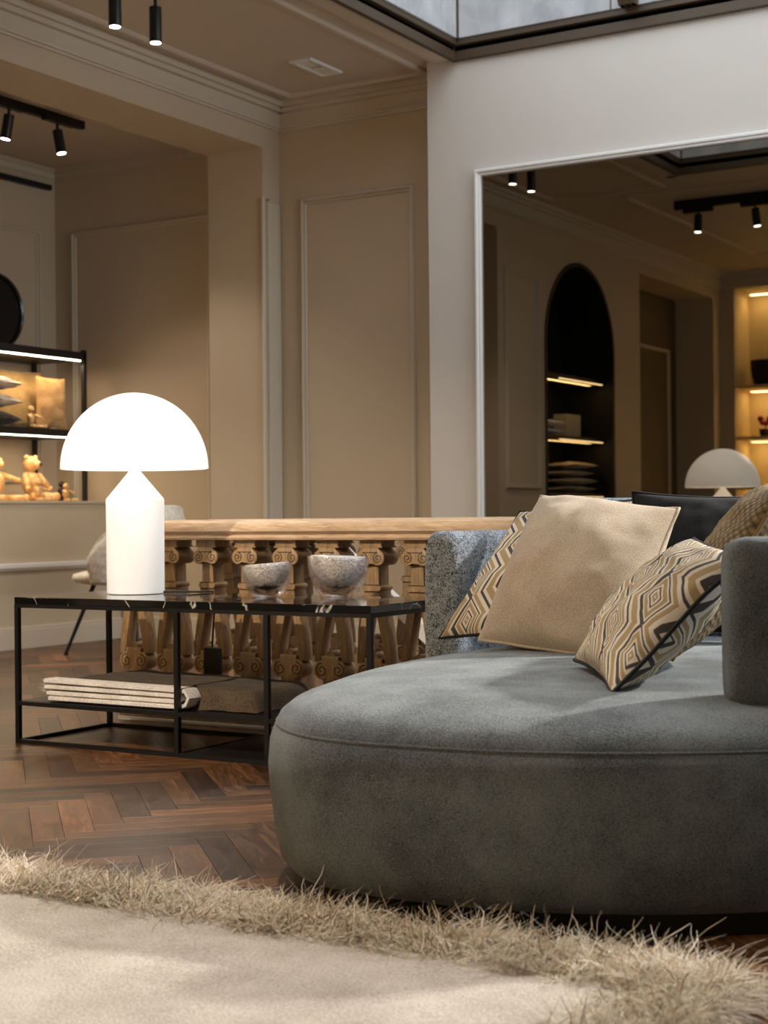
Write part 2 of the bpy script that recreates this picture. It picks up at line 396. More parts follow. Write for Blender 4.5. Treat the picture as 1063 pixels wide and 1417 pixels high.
def mitre(rect, prof, plane, c, sgn):
    """mitred frame: prof = (inset from the outer edge, height off the surface)"""
    lo, hi, z0, z1 = rect; m = MB(); k = len(prof)
    for (ins, h) in prof:
        for x, z in ((lo+ins, z0+ins), (hi-ins, z0+ins), (hi-ins, z1-ins), (lo+ins, z1-ins)):
            m.v.append((x, c+sgn*h, z) if plane == 'b' else ((c+sgn*h, x, z) if plane == 'a' else (x, z, c+sgn*h)))
    for i in range(k-1):
        for j in range(4): m.f.append((i*4+j, i*4+(j+1) % 4, (i+1)*4+(j+1) % 4, (i+1)*4+j))
    m.mi = [0]*len(m.f); return m
# ceiling with skylight opening
SA0, SA1, SB0, SB1 = -3.95, .55, 4.0, 7.34
cm = MB()
cm.box((AL-.4, BF-.1, ZC), (SA0, BB+.1, ZC+.25)); cm.box((SA1, BF-.1, ZC), (AR+.1, BB+.1, ZC+.25)); cm.box((SA0, BF-.1, ZC), (SA1, SB0, ZC+.25)); cm.box((SA0, SB1, ZC), (SA1, BB+.1, ZC+.25))
ceiling = struct('ceiling', cm, 'ceil')
def frame_rect(a0, a1, b0, b1, z, w=.05, h=.018):
    m = mitre((a0-w/2, a1+w/2, b0-w/2, b1+w/2), [(0, 0), (0, h*.6), (w*.2, h), (w*.7, h), (w, h*.4), (w, 0)], 'z', z, -1)
    return m
obj('ceiling_moulding', frame_rect(-5.12, -4.22, 3.6, 7.5, ZC), 'ceil', ceiling)
obj('ceiling_moulding', frame_rect(-4.6, 1.6, .2, 3.4, ZC), 'ceil', ceiling)
# ceiling edge lip round the skylight
lip = MB()
for (p, q) in (((SA0-.12, SB0-.1), (SA0-.02, SB1)), ((SA0-.1, SB0-.12), (SA1+.1, SB0-.02)), ((SA1+.02, SB0-.1), (SA1+.12, SB1))):
    lip.box((*p, ZC-.022), (*q, ZC+.001), .006)
obj('skylight_lip', lip, 'ceil', ceiling)
niche_ceiling = struct('ceiling_niche', box((AN-.1, 3.6, 3.02), (AW, BB+.1, 3.2)), 'ceil')

# skylight lantern
win = struct('window_1', MB().box((SA0-.09, SB0-.09, 4.02), (SA1+.09, SB1+.05, 4.06)), 'frame_bronze')
fr = MB()
def ring(m, a0, a1, b0, b1, z0, z1, t):
    m.box((a0-t, b0-t, z0), (a0, b1+t, z1), .004); m.box((a1, b0-t, z0), (a1+t, b1+t, z1), .004); m.box((a0, b0-t, z0), (a1, b0, z1), .004); m.box((a0, b1, z0), (a1, b1+t, z1), .004)
ring(fr, SA0+.02, SA1-.02, SB0+.02, SB1-.02, ZC-.03, ZC+.02, .03)
ring(fr, SA0+.0, SA1-.0, SB0+.0, SB1-.0, ZC+.015, ZC+.05, .03)
ring(fr, SA0+.035, SA1-.035, SB0+.035, SB1-.035, ZC+.045, ZC+.085, .05)
obj('skylight_frame', fr, 'frame_bronze', win)
def pane(p, q): obj('pane', box(p, q), 'pane', win)
na = 5
for k in range(na):
    a0 = SA0+.03+(SA1-SA0-.06)*k/na; a1 = SA0+.03+(SA1-SA0-.06)*(k+1)/na-.012
    pane((a0, SB1-.045, ZC+.08), (a1, SB1-.035, 4.02)); pane((a0, SB0+.035, ZC+.08), (a1, SB0+.045, 4.02))
for a in (SA0+.03, SA1-.055):
    for b in (SB0+.03, SB1-.055): obj('corner_post', box((a, b, ZC+.08), (a+.025, b+.025, 4.02)), 'frame_bronze', win)
nb = 4
for k in range(nb):
    b0 = SB0+.03+(SB1-SB0-.06)*k/nb; b1 = SB0+.03+(SB1-SB0-.06)*(k+1)/nb-.012
    pane((SA0+.035, b0, ZC+.08), (SA0+.045, b1, 4.02)); pane((SA1-.045, b0, ZC+.08), (SA1-.035, b1, 4.02))
# carved corbels along the skylight frame
def corbel(a, b, along):
    m = MB(); prof = [(0, .0), (.055, .0), (.075, .05), (.05, .10), (.062, .18), (.10, .26), (.12, .34), (.0, .34)]
    m2 = MB(); m2.ext(prof, -.045, .045, .1)
    for k in (-.03, 0, .03): m2.ext([(x*1.06, z) for x, z in prof], k-.009, k+.009)
    for x, y, z in m2.v:
        if along == 'b': m.v.append((a+y, b-x, ZC+.07+z))
        else: m.v.append((a+x, b+y, ZC+.07+z))
    m.f = m2.f; m.mi = m2.mi; obj('corbel', m, 'frame_bronze', win, smooth=True)
for a in (-2.93, -1.75, -.55): corbel(a, SB1-.05, 'b')
for b in (6.28, 5.1): corbel(SA0+.05, b, 'a')

# walls ---------------------------------------------------------------
def panel_moulding(parent, plane, c, lo, hi, z0, z1, sgn, w=.035, h=.016, mat='trim'):
    """rectangular panel moulding on a wall; plane 'b' (faces -b) or 'a' (faces +a)"""
    m = mitre((lo, hi, z0, z1), [(0, 0), (0, h*.6), (w*.25, h*1.5), (w*.5, h*1.5), (w*.6, h*.5), (w*.85, h*.8), (w, h*.5), (w, 0)], plane, c, sgn)
    return obj('panel_moulding', m, mat, parent)
wb = struct('wall_back', box((AN-.1, BB, -.1), (-3.9, BB+.12, ZC+.02)), 'wall')
panel_moulding(wb, 'b', BB, -5.135, -4.37, .22, 2.615, -1)
panel_moulding(wb, 'b', BB, -6.915, -5.80, .22, 2.60, -1)
def cornice(parent, plane, c, lo, hi, zt, sgn, mat='trim', s=1.0):
    m = MB()
    for d, z0, z1 in ((.018, -.165, -.152), (.03, -.152, -.135), (.02, -.135, -.06), (.05, -.06, -.035), (.075, -.035, 0)):
        d *= s; z0 *= s; z1 *= s
        if plane == 'b': m.box((lo, min(c, c+sgn*d), zt+z0), (hi, max(c, c+sgn*d), zt+z1), .003)
        else: m.box((min(c, c+sgn*d), lo, zt+z0), (max(c, c+sgn*d), hi, zt+z1), .003)
    return obj('cornice', m, mat, parent)
cornice(wb, 'b', BB, AL, -4.12, ZC, -1)
cornice(wb, 'b', BB, AN, AW, 3.02, -1, s=.42)
obj('baseboard', box((-6.5, BB-.02, 0), (-5.69, BB, .14), .004), 'trim', wb)
obj('baseboard', box((AL, BB-.02, 0), (-4.12, BB, .14), .004), 'trim', wb)
# projecting wall that carries the mirror
wm = struct('wall_mirror', box((-4.12, BM, -.1), (AR, BB+.05, ZC+.02)), 'wall_day')
MZ1 = 2.53
m = mitre((-3.828, -.565, .215, MZ1+.04), [(0, 0), (0, .030), (.006, .036), (.016, .036), (.020, .026), (.030, .030), (.035, .026), (.035, .002)], 'b', BM, -1)
mt = thing('wall_mirror_panel', (-2.2, BM, .25), 'large bronze-tinted wall mirror in a slim white frame', 'mirror')
obj('mirror_frame', m, 'white_trim', mt, smooth=True)
obj('mirror_glass', box((-3.793, BM-.010, .25), (-.6, BM-.002, MZ1)), 'mirror', mt)
# left wall with the wide opening, the arch and the second opening
wl = MB()
wl.box((AW, 7.47, -.1), (AL, BB, ZC+.02)); wl.box((AW, 4.2, 2.906), (AL, 7.47, ZC+.02)); wl.box((AW, 3.39, -.1), (AL, 4.2, ZC+.02))
ARC0, ARC1 = 1.98, 3.39; N = 40
def arch_z(b): t = (b-(ARC0+ARC1)/2)/((ARC1-ARC0)/2); return 2.12+.71*math.sqrt(max(0, 1-t*t))
for k in range(N):
    b0 = ARC0+(ARC1-ARC0)*k/N; b1 = ARC0+(ARC1-ARC0)*(k+1)/N
    za, zb = arch_z(b0), arch_z(b1)
    wl.add([(AW, b0, za), (AL, b0, za), (AL, b1, zb), (AW, b1, zb), (AW, b0, ZC+.02), (AL, b0, ZC+.02), (AL, b1, ZC+.02), (AW, b1, ZC+.02)],
           [(3, 2, 1, 0), (4, 5, 6, 7), (0, 1, 5, 4), (2, 3, 7, 6), (1, 2, 6, 5), (3, 0, 4, 7)])
wl.box((AW, 1.37, -.1), (AL, ARC0, ZC+.02)); wl.box((AW, -.62, 2.92), (AL, 1.37, ZC+.02)); wl.box((AW, BF-.1, -.1), (AL, -.62, ZC+.02))
wall_left = struct('wall_left', wl, 'wall')
cornice(wall_left, 'a', AL, BF, BB, ZC, 1)
m = MB(); m.box((AL, 7.5, .2), (AL+.016, 7.515, 2.61), .003); m.box((AL, 7.605, .2), (AL+.016, 7.62, 2.61), .003); m.box((AL, 7.5, 2.595), (AL+.016, 7.62, 2.61), .003)
m.box((AL, 7.515, .2), (AL+.010, 7.605, 2.595)); obj('panel_moulding', m, 'trim', wall_left)
panel_moulding(wall_left, 'a', AL, 3.5, 4.1, .95, 2.62, 1)
obj('jamb_edge', box((AL-.004, 7.452, 0), (AL+.012, 7.472, 2.62), .004), 'trim', wall_left)
# second opening, panelled recess behind
m = MB(); m.box((AW-.04, -.7, -.1), (AW, 1.45, 3.0)); wr = struct('wall_recess', m, 'dark_panel')
panel_moulding(wr, 'a', AW, -.4, 1.2, .3, 2.4, 1)
# niche room beyond the opening
wnl = struct('wall_niche_left', box((AN-.1, 3.6, -.1), (AN, BB+.05, 3.06)), 'wall')
cornice(wnl, 'a', AN, 3.6, BB, 3.02, 1, s=.42)
panel_moulding(wnl, 'a', AN, 6.2, 7.49, .98, 2.60, 1)
struct('wall_niche_front', box((AN-.1, 3.5, -.1), (AW, 3.6, 3.06)), 'wall')
# behind the camera and to the right
wf = MB()
wf.box((AL-.4, BF-.1, -.1), (-5.14, BF, ZC+.02)); wf.box((-3.7, BF-.1, -.1), (AR, BF, ZC+.02)); wf.box((-5.14, BF-.1, 3.03), (-3.7, BF, ZC+.02)); wf.box((-5.14, BF-.1, -.1), (-3.7, BF, .5))
wall_front = struct('wall_front', wf, 'wall'); cornice(wall_front, 'b', BF, AL, AR, ZC, 1)
struct('wall_right', box((AR, BF-.1, -.1), (AR+.1, BB+.1, ZC+.02)), 'wall')
w2 = struct('added_window', mitre((3.95, 7.05, .92, 2.98), [(0, 0), (0, .03), (.06, .03), (.06, 0)], 'a', AR, -1), 'white_trim')  # unseen window added to go with the side daylight
for k in range(3): obj('pane', box((AR-.012, 4.02+k*1.0, .98), (AR-.004, 4.98+k*1.0, 2.92)), 'pane', w2)
cb = thing('low_cabinet', (-6.78, 5.7, 0), 'long greige panelled low cabinet carrying the shelf rack', 'cabinet')
obj('cabinet_body', box((AN+.03, 3.7, .0), (-6.51, BB-.03, .845)), 'wall', cb)
obj('worktop', box((AN+.03, 3.7, .845), (-6.50, BB-.03, .862), .004), 'wall', cb)
m = MB(); m.box((-6.51, 3.7, .468), (-6.475, BB-.03, .500), .008); m.box((-6.51, 3.7, .455), (-6.49, BB-.03, .470), .004); obj('ledge', m, 'white_trim', cb)
m = MB(); m.box((-6.51, 3.7, 0), (-6.49, BB-.03, .112), .004); m.box((-6.51, 3.7, .112), (-6.497, BB-.03, .13), .004); obj('baseboard', m, 'trim', cb)

# ------------------------------------------------------------------ ceiling spots
def spot(loc, target, label, power, soft=.03, stem=.05, length=.12, r=.026, group=None, size=70, blend=.6, adapter=None, color=WARM, top=None):
    """loc is the centre of the lamp head"""
    L = Vector(loc); D = (Vector(target)-L).normalized()
    root = thing('ceiling_spotlight', (L.x, L.y, top if top else L.z), label, 'spotlight', group)
    a = L-D*length/2; b = L+D*length/2
    m = MB().tube([a, a+D*.002, b-D*.001, b], [r*.94, r, r, r*.97], 20); obj('lamp_body', m, 'black', root, smooth=True)
    m = MB().tube([b-D*.004, b+D*.0015], [r*.84, r*.84], 20); obj('lens', m, 'lens', root)
    if top: obj('stem', MB().tube([a+D*.01, Vector((a.x, a.y, top))], .008, 8), 'black', root)
    if adapter: obj('adapter', box((L.x-adapter[0], L.y-adapter[1], top-.035), (L.x+adapter[0], L.y+adapter[1], top), .003), 'black', root)
    ld = bpy.data.lights.new('spot_beam', 'SPOT'); ld.energy = power; ld.color = color; ld.spot_size = math.radians(size); ld.spot_blend = blend; ld.shadow_soft_size = soft
    lo = bpy.data.objects.new('spot_beam', ld); COL.objects.link(lo); lo.parent = root; lo.location = (b+D*.02)-Vector(root.location)
    lo.rotation_euler = D.to_track_quat('-Z', 'Y').to_euler()
    return root
spot((-4.500, 5.256, 2.975), (-4.500, 5.256, 0), 'black cylinder ceiling spot, the one farther from the air grille', 45, length=.16, r=.028, top=ZC, size=120)
spot((-4.500, 5.532, 2.975), (-4.500, 5.532, 0), 'black cylinder ceiling spot, the one closer to the air grille', 45, length=.16, r=.028, top=ZC, size=120)
tr = tag(obj('track_rail', box((-6.09, 5.2, 2.975), (-6.05, 6.80, 3.02), .003), 'black', origin=(-6.07, 6.0, 3.02)), 'black ceiling track holding two spots over the low cabinet', 'track')
spot((-5.99, 6.52, 2.84), (-5.75, 6.62, 1.4), 'black track spot at the free end of the niche track, beside the doorway soffit', 26, top=2.975, length=.13, r=.028, adapter=(.02, .12), size=110)
spot((-5.99, 6.12, 2.84), (-6.20, 6.0, 1.4), 'black track spot further along the niche track, tilted toward the cabinet', 22, top=2.975, length=.13, r=.028, adapter=(.02, .12), size=110)
tag(obj('light_profile', box((-7.05, 5.4, 2.87), (-7.02, 7.57, 2.905), .003), 'black', origin=(-7.03, 6.5, 2.88)), 'thin black bar high on the niche wall above the round disc', 'rail')
tag(obj('track_rail', box((-4.35, 2.96, 3.12), (-1.2, 3.0, ZC), .003), 'black', origin=(-2.8, 2.98, ZC)), 'long black ceiling track, seen only reflected in the mirror', 'track')
spot((-4.16, 2.98, 3.0), (-4.2, 3.2, 0), 'black track spot at the end of the long ceiling track', 16, top=3.12, length=.14, r=.03, adapter=(.12, .02), size=90)
spot((-3.70, 2.98, 3.0), (-3.3, 3.0, 0), 'black track spot second along the long ceiling track', 16, top=3.12, length=.14, r=.03, adapter=(.12, .02), size=90)
spot((-2.3, 2.98, 3.0), (-2.2, 1.7, 0), 'black track spot of the long ceiling track over the rug', 170, color=(1, .89, .77), top=3.12, length=.14, r=.03, adapter=(.12, .02), size=80)
tag(obj('track_rail', box((-3.3, .33, 3.12), (-.6, .37, ZC), .003), 'black', origin=(-2, .35, ZC)), 'black ceiling track over the rug facing the balustrade', 'track')
spot((-3.1, .35, 3.0), (-3.2, 4.3, .55), 'black track spot aimed at the coffee table and balustrade', 520, top=3.12, length=.14, r=.03, adapter=(.12, .02), size=30, blend=.7)
spot((-2.5, .35, 3.0), turn(.5, 3.95)+(.62,), 'black track spot aimed at the sofa cushions', 150, top=3.12, length=.14, r=.03, adapter=(.12, .02), size=18, blend=.8)
spot((.93, 6.2, 2.95), turn(.2, 3.4)+(.4,), 'black ceiling spot at the far side of the skylight', 800, soft=.10, top=ZC, length=.14, r=.03, size=30, color=(1, .93, .84))
v = thing('air_grille', (-4.66, 7.09, ZC), 'small pale rectangular grille set in the ceiling', 'vent')
obj('grille_frame', frame_rect(-4.72, -4.61, 6.95, 7.24, ZC, .03, .012), 'white_trim', v)
for k in range(2):
    obj('louvre', box((-4.70, 6.97+k*.135, ZC-.008), (-4.63, 7.08+k*.135, ZC-.002), .002), 'white_trim', v)

# ------------------------------------------------------------------ coffee table
TZ = .494; A0, A1, B0, B1 = -3.811, -2.395, 3.905, 4.385
t = thing('coffee_table', ((A0+A1)/2, (B0+B1)/2, 0), 'long low table with black marble top on thin black steel frame', 'table')
obj('marble_top', box((A0, B0, TZ-.024), (A1, B1, TZ), .002), 'marble', t)
tz = TZ-.024; w = .016
for a in (A0+w/2, A1-w/2):
    for b in (B0+w/2, B1-w/2): obj('leg', box((a-w/2, b-w/2, 0), (a+w/2, b+w/2, tz)), 'steel', t)
for a in (-3.12, -2.772): obj('leg', box((a-w/2, B0, 0), (a+w/2, B0+w, tz)), 'steel', t)
for z in (0, .128, tz-.012):
    h = .014 if z < .3 else .012
    obj('rail', box((A0+w, B0+.001, z), (A1-w, B0+w-.001, z+h)), 'steel', t); obj('rail', box((A0+w, B1-w+.001, z), (A1-w, B1-.001, z+h)), 'steel', t)
    for a in (A0, A1-w, -3.128): obj('rail', box((a+.001, B0+w, z), (a+w-.001, B1-w, z+h)), 'steel', t)
obj('shelf', box((A0+w, B0+w, .131), (A1-w, B1-w, .143)), 'steel', t)
obj('bottom_shelf', box((-3.10, B0+w, .004), (A1-w, B1-w, .014)), 'steel', t)

# ------------------------------------------------------------------ mushroom lamp
LX, LY = -3.556, 4.235
lamp = thing('table_lamp', (LX, LY, TZ), 'glowing white mushroom lamp with dome shade and cone-topped cylinder base', 'lamp')
prof = [(.085, .002), (.097, .002), (.0995, .006), (.1005, .30), (.1005, .325), (.099, .331)]
obj('base_cylinder', MB().lathe([(.0, .0)]+prof+[(0, .331)], (LX, LY, TZ), 48), 'opal', lamp, smooth=True)
obj('cone', MB().lathe([(.0985, .331), (.020, .425), (.016, .445), (0, .445)], (LX, LY, TZ), 48), 'opal_shade', lamp, smooth=True)
R = .2555; pr_ = [(R*math.cos(PI/2*k/22), .434+.265*math.sin(PI/2*k/22)) for k in range(23)]
inn = [((R-.006)*math.cos(PI/2*k/16), .434+.258*math.sin(PI/2*k/16)) for k in range(16, -1, -1)]
obj('shade', MB().lathe(inn+pr_, (LX, LY, TZ), 64), 'opal_shade', lamp, smooth=True)
obj('foot_ring', MB().lathe([(.0, 0), (.094, 0), (.094, .003), (.0, .003)], (LX, LY, TZ-.0005), 40), 'steel', lamp)
pl = bpy.data.lights.new('lamp_bulb', 'POINT'); pl.energy = 1.2; pl.color = (1, .8, .58); pl.shadow_soft_size = .04
po = bpy.data.objects.new('lamp_bulb', pl); COL.objects.link(po); po.parent = lamp; po.location = (0, 0, .55)
obj('power_cord', MB().tube([(LX+.09, LY+.04, TZ+.006), (LX+.14, LY+.05, TZ+.009), (LX+.19, LY+.08, TZ+.006), (LX+.21, LY+.13, TZ+.005), (LX+.215, B1+.006, TZ+.004), (LX+.215, B1+.02, TZ-.03), (LX+.205, B1+.02, .36), (LX+.20, B1+.02, .29)], .0035, 8), 'cord', lamp, smooth=True)
obj('dimmer_box', box((LX+.17, B1+.006, .20), (LX+.235, B1+.034, .30), .008), 'cord', lamp, smooth=True)

# ------------------------------------------------------------------ glass bowls
def bowl(c, r, h, slope, ang, label):
    root = thing('glass_bowl', (*c, TZ), label, 'bowl', None); ca, sa = math.cos(ang), math.sin(ang)
    def tilt(x, y, z): return z+(z/h)**2*slope*(x*ca+y*sa)/r if z > 0 else z
    out = [(0, .001), (r*.46, .001)]+[(r*(.50+.50*math.sin((u**.72)*PI/2)), .002+(h-.002)*u) for u in [k/16 for k in range(0, 17)]]
    rim = out[-1][0]
    inner = [(rim-.006, h+.002)]+[(max(.001, (rim-.006)*math.sin(math.acos(max(-1, 1-1.05*u)))), h*.20+(h*.80)*u) for u in [1-k/14 for k in range(0, 14)]]
    inner.append((0, h*.20))
    obj('glass_body', MB().lathe(out+inner, (*c, TZ), 48, tilt), 'glass', root, smooth='all')
    k_ = .97; lin = [(max(0, p[0]*k_), p[1]) for p in inner[1:]]
    lin2 = [(max(0, p[0]-.002), p[1]+.0025) for p in lin][::-1]
    obj('bubbled_liner', MB().lathe(lin+lin2, (*c, TZ), 48, tilt), 'silver', root, smooth='all')
    return root
bowl((-2.965, 4.19), .083, .108, .006, .4, 'smaller slant-rimmed glass bowl with bubbled silver lining, next to the lamp')
bowl((-2.735, 4.262), .100, .132, -.004, .3, 'larger slant-rimmed glass bowl with bubbled silver lining, by the sofa')

# ------------------------------------------------------------------ folded throw
th = thing('throw_blanket', (-3.35, 4.1, .143), 'folded taupe mohair throw with cream knitted folds on the table shelf', 'blanket')
def fold_strip():
    m = MB(); x0, x1 = -3.70, -3.10; lay = [.155, .1725, .190, .2075]; pts = []
    pts += [(x0+.02, lay[0]), (x1-.02, lay[0]), (x1, .163), (x1+.012, .185), (x1-.002, .206), (x1-.04, lay[3])]
    pts2 = [(x1-.04, lay[3]+.001), (x0+.0, lay[3]+.006)]
    mid = [(x0+.01, lay[1]), (x1-.05, lay[1]-.001), (x1-.03, .181), (x1-.05, lay[2]), (x0+.0, lay[2]+.003)]
    def ribbon(path, th_, y0, y1):
        P = []
        for i in range(len(path)-1):
            for k in range(6): 
                u = k/6; P.append((path[i][0]*(1-u)+path[i+1][0]*u, path[i][1]*(1-u)+path[i+1][1]*u))
        P.append(path[-1]); top = []; bot = []
        for i, p in enumerate(P):
            q0 = P[max(0, i-1)]; q1 = P[min(len(P)-1, i+1)]; d = Vector((q1[0]-q0[0], q1[1]-q0[1])).normalized(); nn = Vector((-d.y, d.x))
            top.append((p[0]+nn.x*th_/2, p[1]+nn.y*th_/2)); bot.append((p[0]-nn.x*th_/2, p[1]-nn.y*th_/2))
        L = len(P); vs_ = []; 
        for i in range(L):
            for (q, kk) in ((top[i], 0), (bot[i], 1)):
                for y, sh in ((y0, .4), (y0+.006, 0), (y1, 0)):
                    cx, cz = P[i]; vs_.append((q[0]*(1-sh)+cx*sh, y, q[1]*(1-sh)+cz*sh))
        fs = []
        for i in range(L-1):
            a = i*6; b = a+6
            fs += [(a, a+1, b+1, b), (a+1, a+2, b+2, b+1), (a+3, b+3, b+4, a+4), (a+4, b+4, b+5, a+5), (a, b, b+3, a+3)]
        fs += [(0, 3, 4, 1), (1, 4, 5, 2)]; e = (L-1)*6; fs += [(e, e+1, e+4, e+3), (e+1, e+2, e+5, e+4)]
        m.add(vs_, fs)
    ribbon(pts+pts2[1:], .015, 3.925, 3.985); ribbon(mid, .0145, 3.928, 3.985)
    return m
obj('knitted_edge', fold_strip(), 'knit', th, smooth=True)
m = MB(); x0, x1, y0, y1 = -3.68, -2.86, 3.97, 4.33; nx, ny = 46, 20; vs_ = []
for j in range(ny+1):
    for i in range(nx+1):
        u, w_ = i/nx, j/ny; e = min(1, (1-abs(2*u-1))*9)*min(1, (1-abs(2*w_-1))*6); e = 1-(1-e)**2
        z = .146+e*(.074-.012*max(0, (u-.62)/.38))+.005*noise.noise((u*9, w_*5, 1)); vs_.append((x0+(x1-x0)*u, y0+(y1-y0)*w_+.01*noise.noise((u*4, 3, w_)), z))
fs = [(j*(nx+1)+i, j*(nx+1)+i+1, (j+1)*(nx+1)+i+1, (j+1)*(nx+1)+i) for j in range(ny) for i in range(nx)]
m.add(vs_, fs); obj('folded_body', m, 'throw', th, smooth='all')
m = MB(); tn = []
for k in range(900):
    fx = random.random()
    if k < 260: p = Vector((-3.70+random.uniform(-.004, .006), random.uniform(3.925, 4.0), random.uniform(.165, .215))); d = Vector((-1, random.uniform(-.6, .6), random.uniform(-.5, .6)))*random.uniform(.015, .032)
    else: p = Vector((random.uniform(-3.66, -2.88), random.uniform(4.0, 4.32), .215)); d = Vector((random.uniform(-1, 1), random.uniform(-1, 1), .5)).normalized()*random.uniform(.008, .016)
    if k < 260:
        s_ = d.cross(Vector((0, 0, 1))).normalized()*.0012; m.add([p-s_, p+s_, p+d], [(0, 1, 2)])
obj('tassel_edge', m, 'knit', th)

# ------------------------------------------------------------------ carved balustrades
def arc(cx, cz, r, a0, a1, n=8): return [(cx+r*math.cos(a0+(a1-a0)*i/n), cz+r*math.sin(a0+(a1-a0)*i/n)) for i in range(n+1)]
def spiral(m, cx, cz, r0, turns, dirn, y, tr=.0022, start=PI/2):
    pts = []
    for i in range(26):
        u = i/25; r = r0*(1-u*.82); a = start+dirn*u*turns*2*PI; pts.append((cx+r*math.cos(a), y, cz+r*math.sin(a)))
    m.tube(pts, tr, 5)
def baluster_mesh():
    m = MB(); yf, yb = -.045, .045
    m.ext([(-.043, .648), (.043, .648), (.043, .674), (-.043, .674)], yf, yb)
    m.ext([(-.048, .648), (.048, .648), (.048, .653), (-.048, .653)], yf-.003, yb+.003)
    cap = [(-.03, .648)]+arc(-.030, .613, .026, PI*.62, PI*1.75, 9)+[(-.018, .592), (.018, .592)]+arc(.030, .613, .026, -PI*.75, PI*.38, 9)+[(.03, .648)]
    m.ext(cap, yf-.004, yb+.004, .05)
    m.ext([(-.025, .52), (.025, .52), (.024, .60), (-.024, .60)], yf+.012, yb-.012)
    m.ext([(-.030, .52), (-.036, .513), (-.036, .507), (-.030, .50), (.030, .50), (.036, .507), (.036, .513), (.030, .52)], yf+.004, yb-.004)
    m.ext([(-.031, .44), (.031, .44), (.031, .50), (-.031, .50)], yf+.008, yb-.008)
    for s in (-1, 1):
        leg = [(s*x, z) for x, z in ((.006, .465), (.034, .465), (.046, .42), (.058, .36), (.066, .30), (.068, .25), (.046, .25), (.040, .28), (.030, .335), (.018, .40))]
        m.ext(leg if s > 0 else leg[::-1], -.030, .022, .03)
    sc = arc(-.034, .222, .033, PI*.5, PI*1.65, 10)+[(-.012, .185), (.012, .185)]+arc(.034, .222, .033, -PI*.65, PI*.5, 10)+[(.036, .27), (-.036, .27)]
    m.ext(sc, -.036, .030, .04)
    m.ext(arc(0, .27, .02, 0, PI, 8), -.03, .022)
    m.ext([(-.026, .13), (-.020, .165), (-.030, .19), (.030, .19), (.020, .165), (.026, .13), (.034, .10), (.034, .055), (-.034, .055), (-.034, .10)], yf+.006, yb-.006)
    m.cur = 1
    for s in (-1, 1):
        spiral(m, s*.030, .613, .019, 1.6, s, yf-.004, .0016); spiral(m, s*.034, .222, .025, 1.5, -s, -.036, .0018, PI/2)
    m.tube([(-.030, yf-.004, .632), (.030, yf-.004, .632)], .0014, 5); m.tube([(-.03, yf+.0035, .521), (.03, yf+.0035, .521)], .0014, 5)
    m.tube([(-.031, yf+.008, .497), (.031, yf+.008, .497)], .0014, 5)
    return m
bal_mesh = baluster_mesh()
def balustrade(b, a_first, n, label, wood, rail):
    root = thing('balustrade', (a_first+(n-1)*.176/2, b, 0), label, 'balustrade')
    aL, aR = a_first-.06, a_first+(n-1)*.176+.06; hl = MB()
    prof = [(-.055, .674), (-.07, .676), (-.074, .684), (-.066, .694), (-.072, .698), (-.084, .706), (-.086, .722), (-.078, .738), (-.05, .748), (.05, .748), (.078, .738), (.086, .722), (.084, .706), (.066, .694), (.074, .684), (.07, .676), (.055, .674)]
    vs_ = [(a, b+y, z) for a in (aL-.02, aR) for y, z in prof]; k = len(prof)
    fs = [(i, (i+1) % k, k+(i+1) % k, k+i) for i in range(k)]+[tuple(range(k))[::-1], tuple(range(k, 2*k))]
    hl.add(vs_, fs); obj('handrail', hl, rail, root, smooth=True)
    obj('base_plinth', box((aL, b-.06, 0), (aR, b+.06, .014), .004), 'plinth_white', root)
    obj('base_rail', box((aL, b-.05, .014), (aR, b+.05, .058), .006), wood, root)
    first = None
    for i in range(n):
        if first is None: first = obj('baluster', bal_mesh, None, root, origin=(0, 0, 0), mats=[wood, 'groove'], smooth=True); o = first
        else: o = first.copy(); COL.objects.link(o); o.parent = root
        o.location = (a_first+i*.176-root.location.x, 0, 0)
    return root
balustrade(4.60, -3.848, 10, 'carved oak balustrade with scroll balusters directly behind the coffee table', 'oak', 'oak_rail')
balustrade(5.30, -3.93, 12, 'further carved oak balustrade on the far side of the stairwell', 'oak_shaded', 'oak_rail')
tag(obj('stair_rail', MB().bar((-3.27, 5.05, .66), (-2.47, 5.05, .0), .04, .05), 'white_trim', origin=(-2.97, 5.05, .4)), 'pale sloping stair rail descending between the two balustrades', 'rail')

# ------------------------------------------------------------------ round sofa
OUT = [(-.205, 3.08), (-.11, 2.955), (.02, 2.872), (.2, 2.79), (.42, 2.752), (.7, 2.765), (1.05, 2.88), (1.38, 3.18), (1.55, 3.68), (1.5, 4.2), (1.2, 4.6), (.75, 4.74), (.38, 4.58), (.12, 4.28), (-.08, 3.92), (-.2, 3.58), (-.245, 3.3)]
def closed_spline(P, n):
    res = []; L = len(P)
    for i in range(L):
        p0, p1, p2, p3 = (Vector(P[(i+k-1) % L]) for k in range(4))
        for k in range(n):
            u = k/n; res.append(.5*((2*p1)+(-p0+p2)*u+(2*p0-5*p1+4*p2-p3)*u*u+(-p0+3*p1-3*p2+p3)*u**3))
    return res
ol = closed_spline(OUT, 8)
for _ in range(6): ol = [(ol[i-1]+ol[i]*2+ol[(i+1) % len(ol)])/4 for i in range(len(ol))]
NO = len(ol); cen = sum(ol, Vector((0, 0)))/NO
nrm = []
for i in range(NO):
    d = (ol[(i+1) % NO]-ol[i-1]).normalized(); nrm.append(Vector((d.y, -d.x)))
def seat_ring(inset, z, k=0):
    r = []
    for i in range(NO):
        p = ol[i]-nrm[i]*inset; p = p*(1-k)+cen*k; r.append(T3(p.x, p.y, z))
    return r
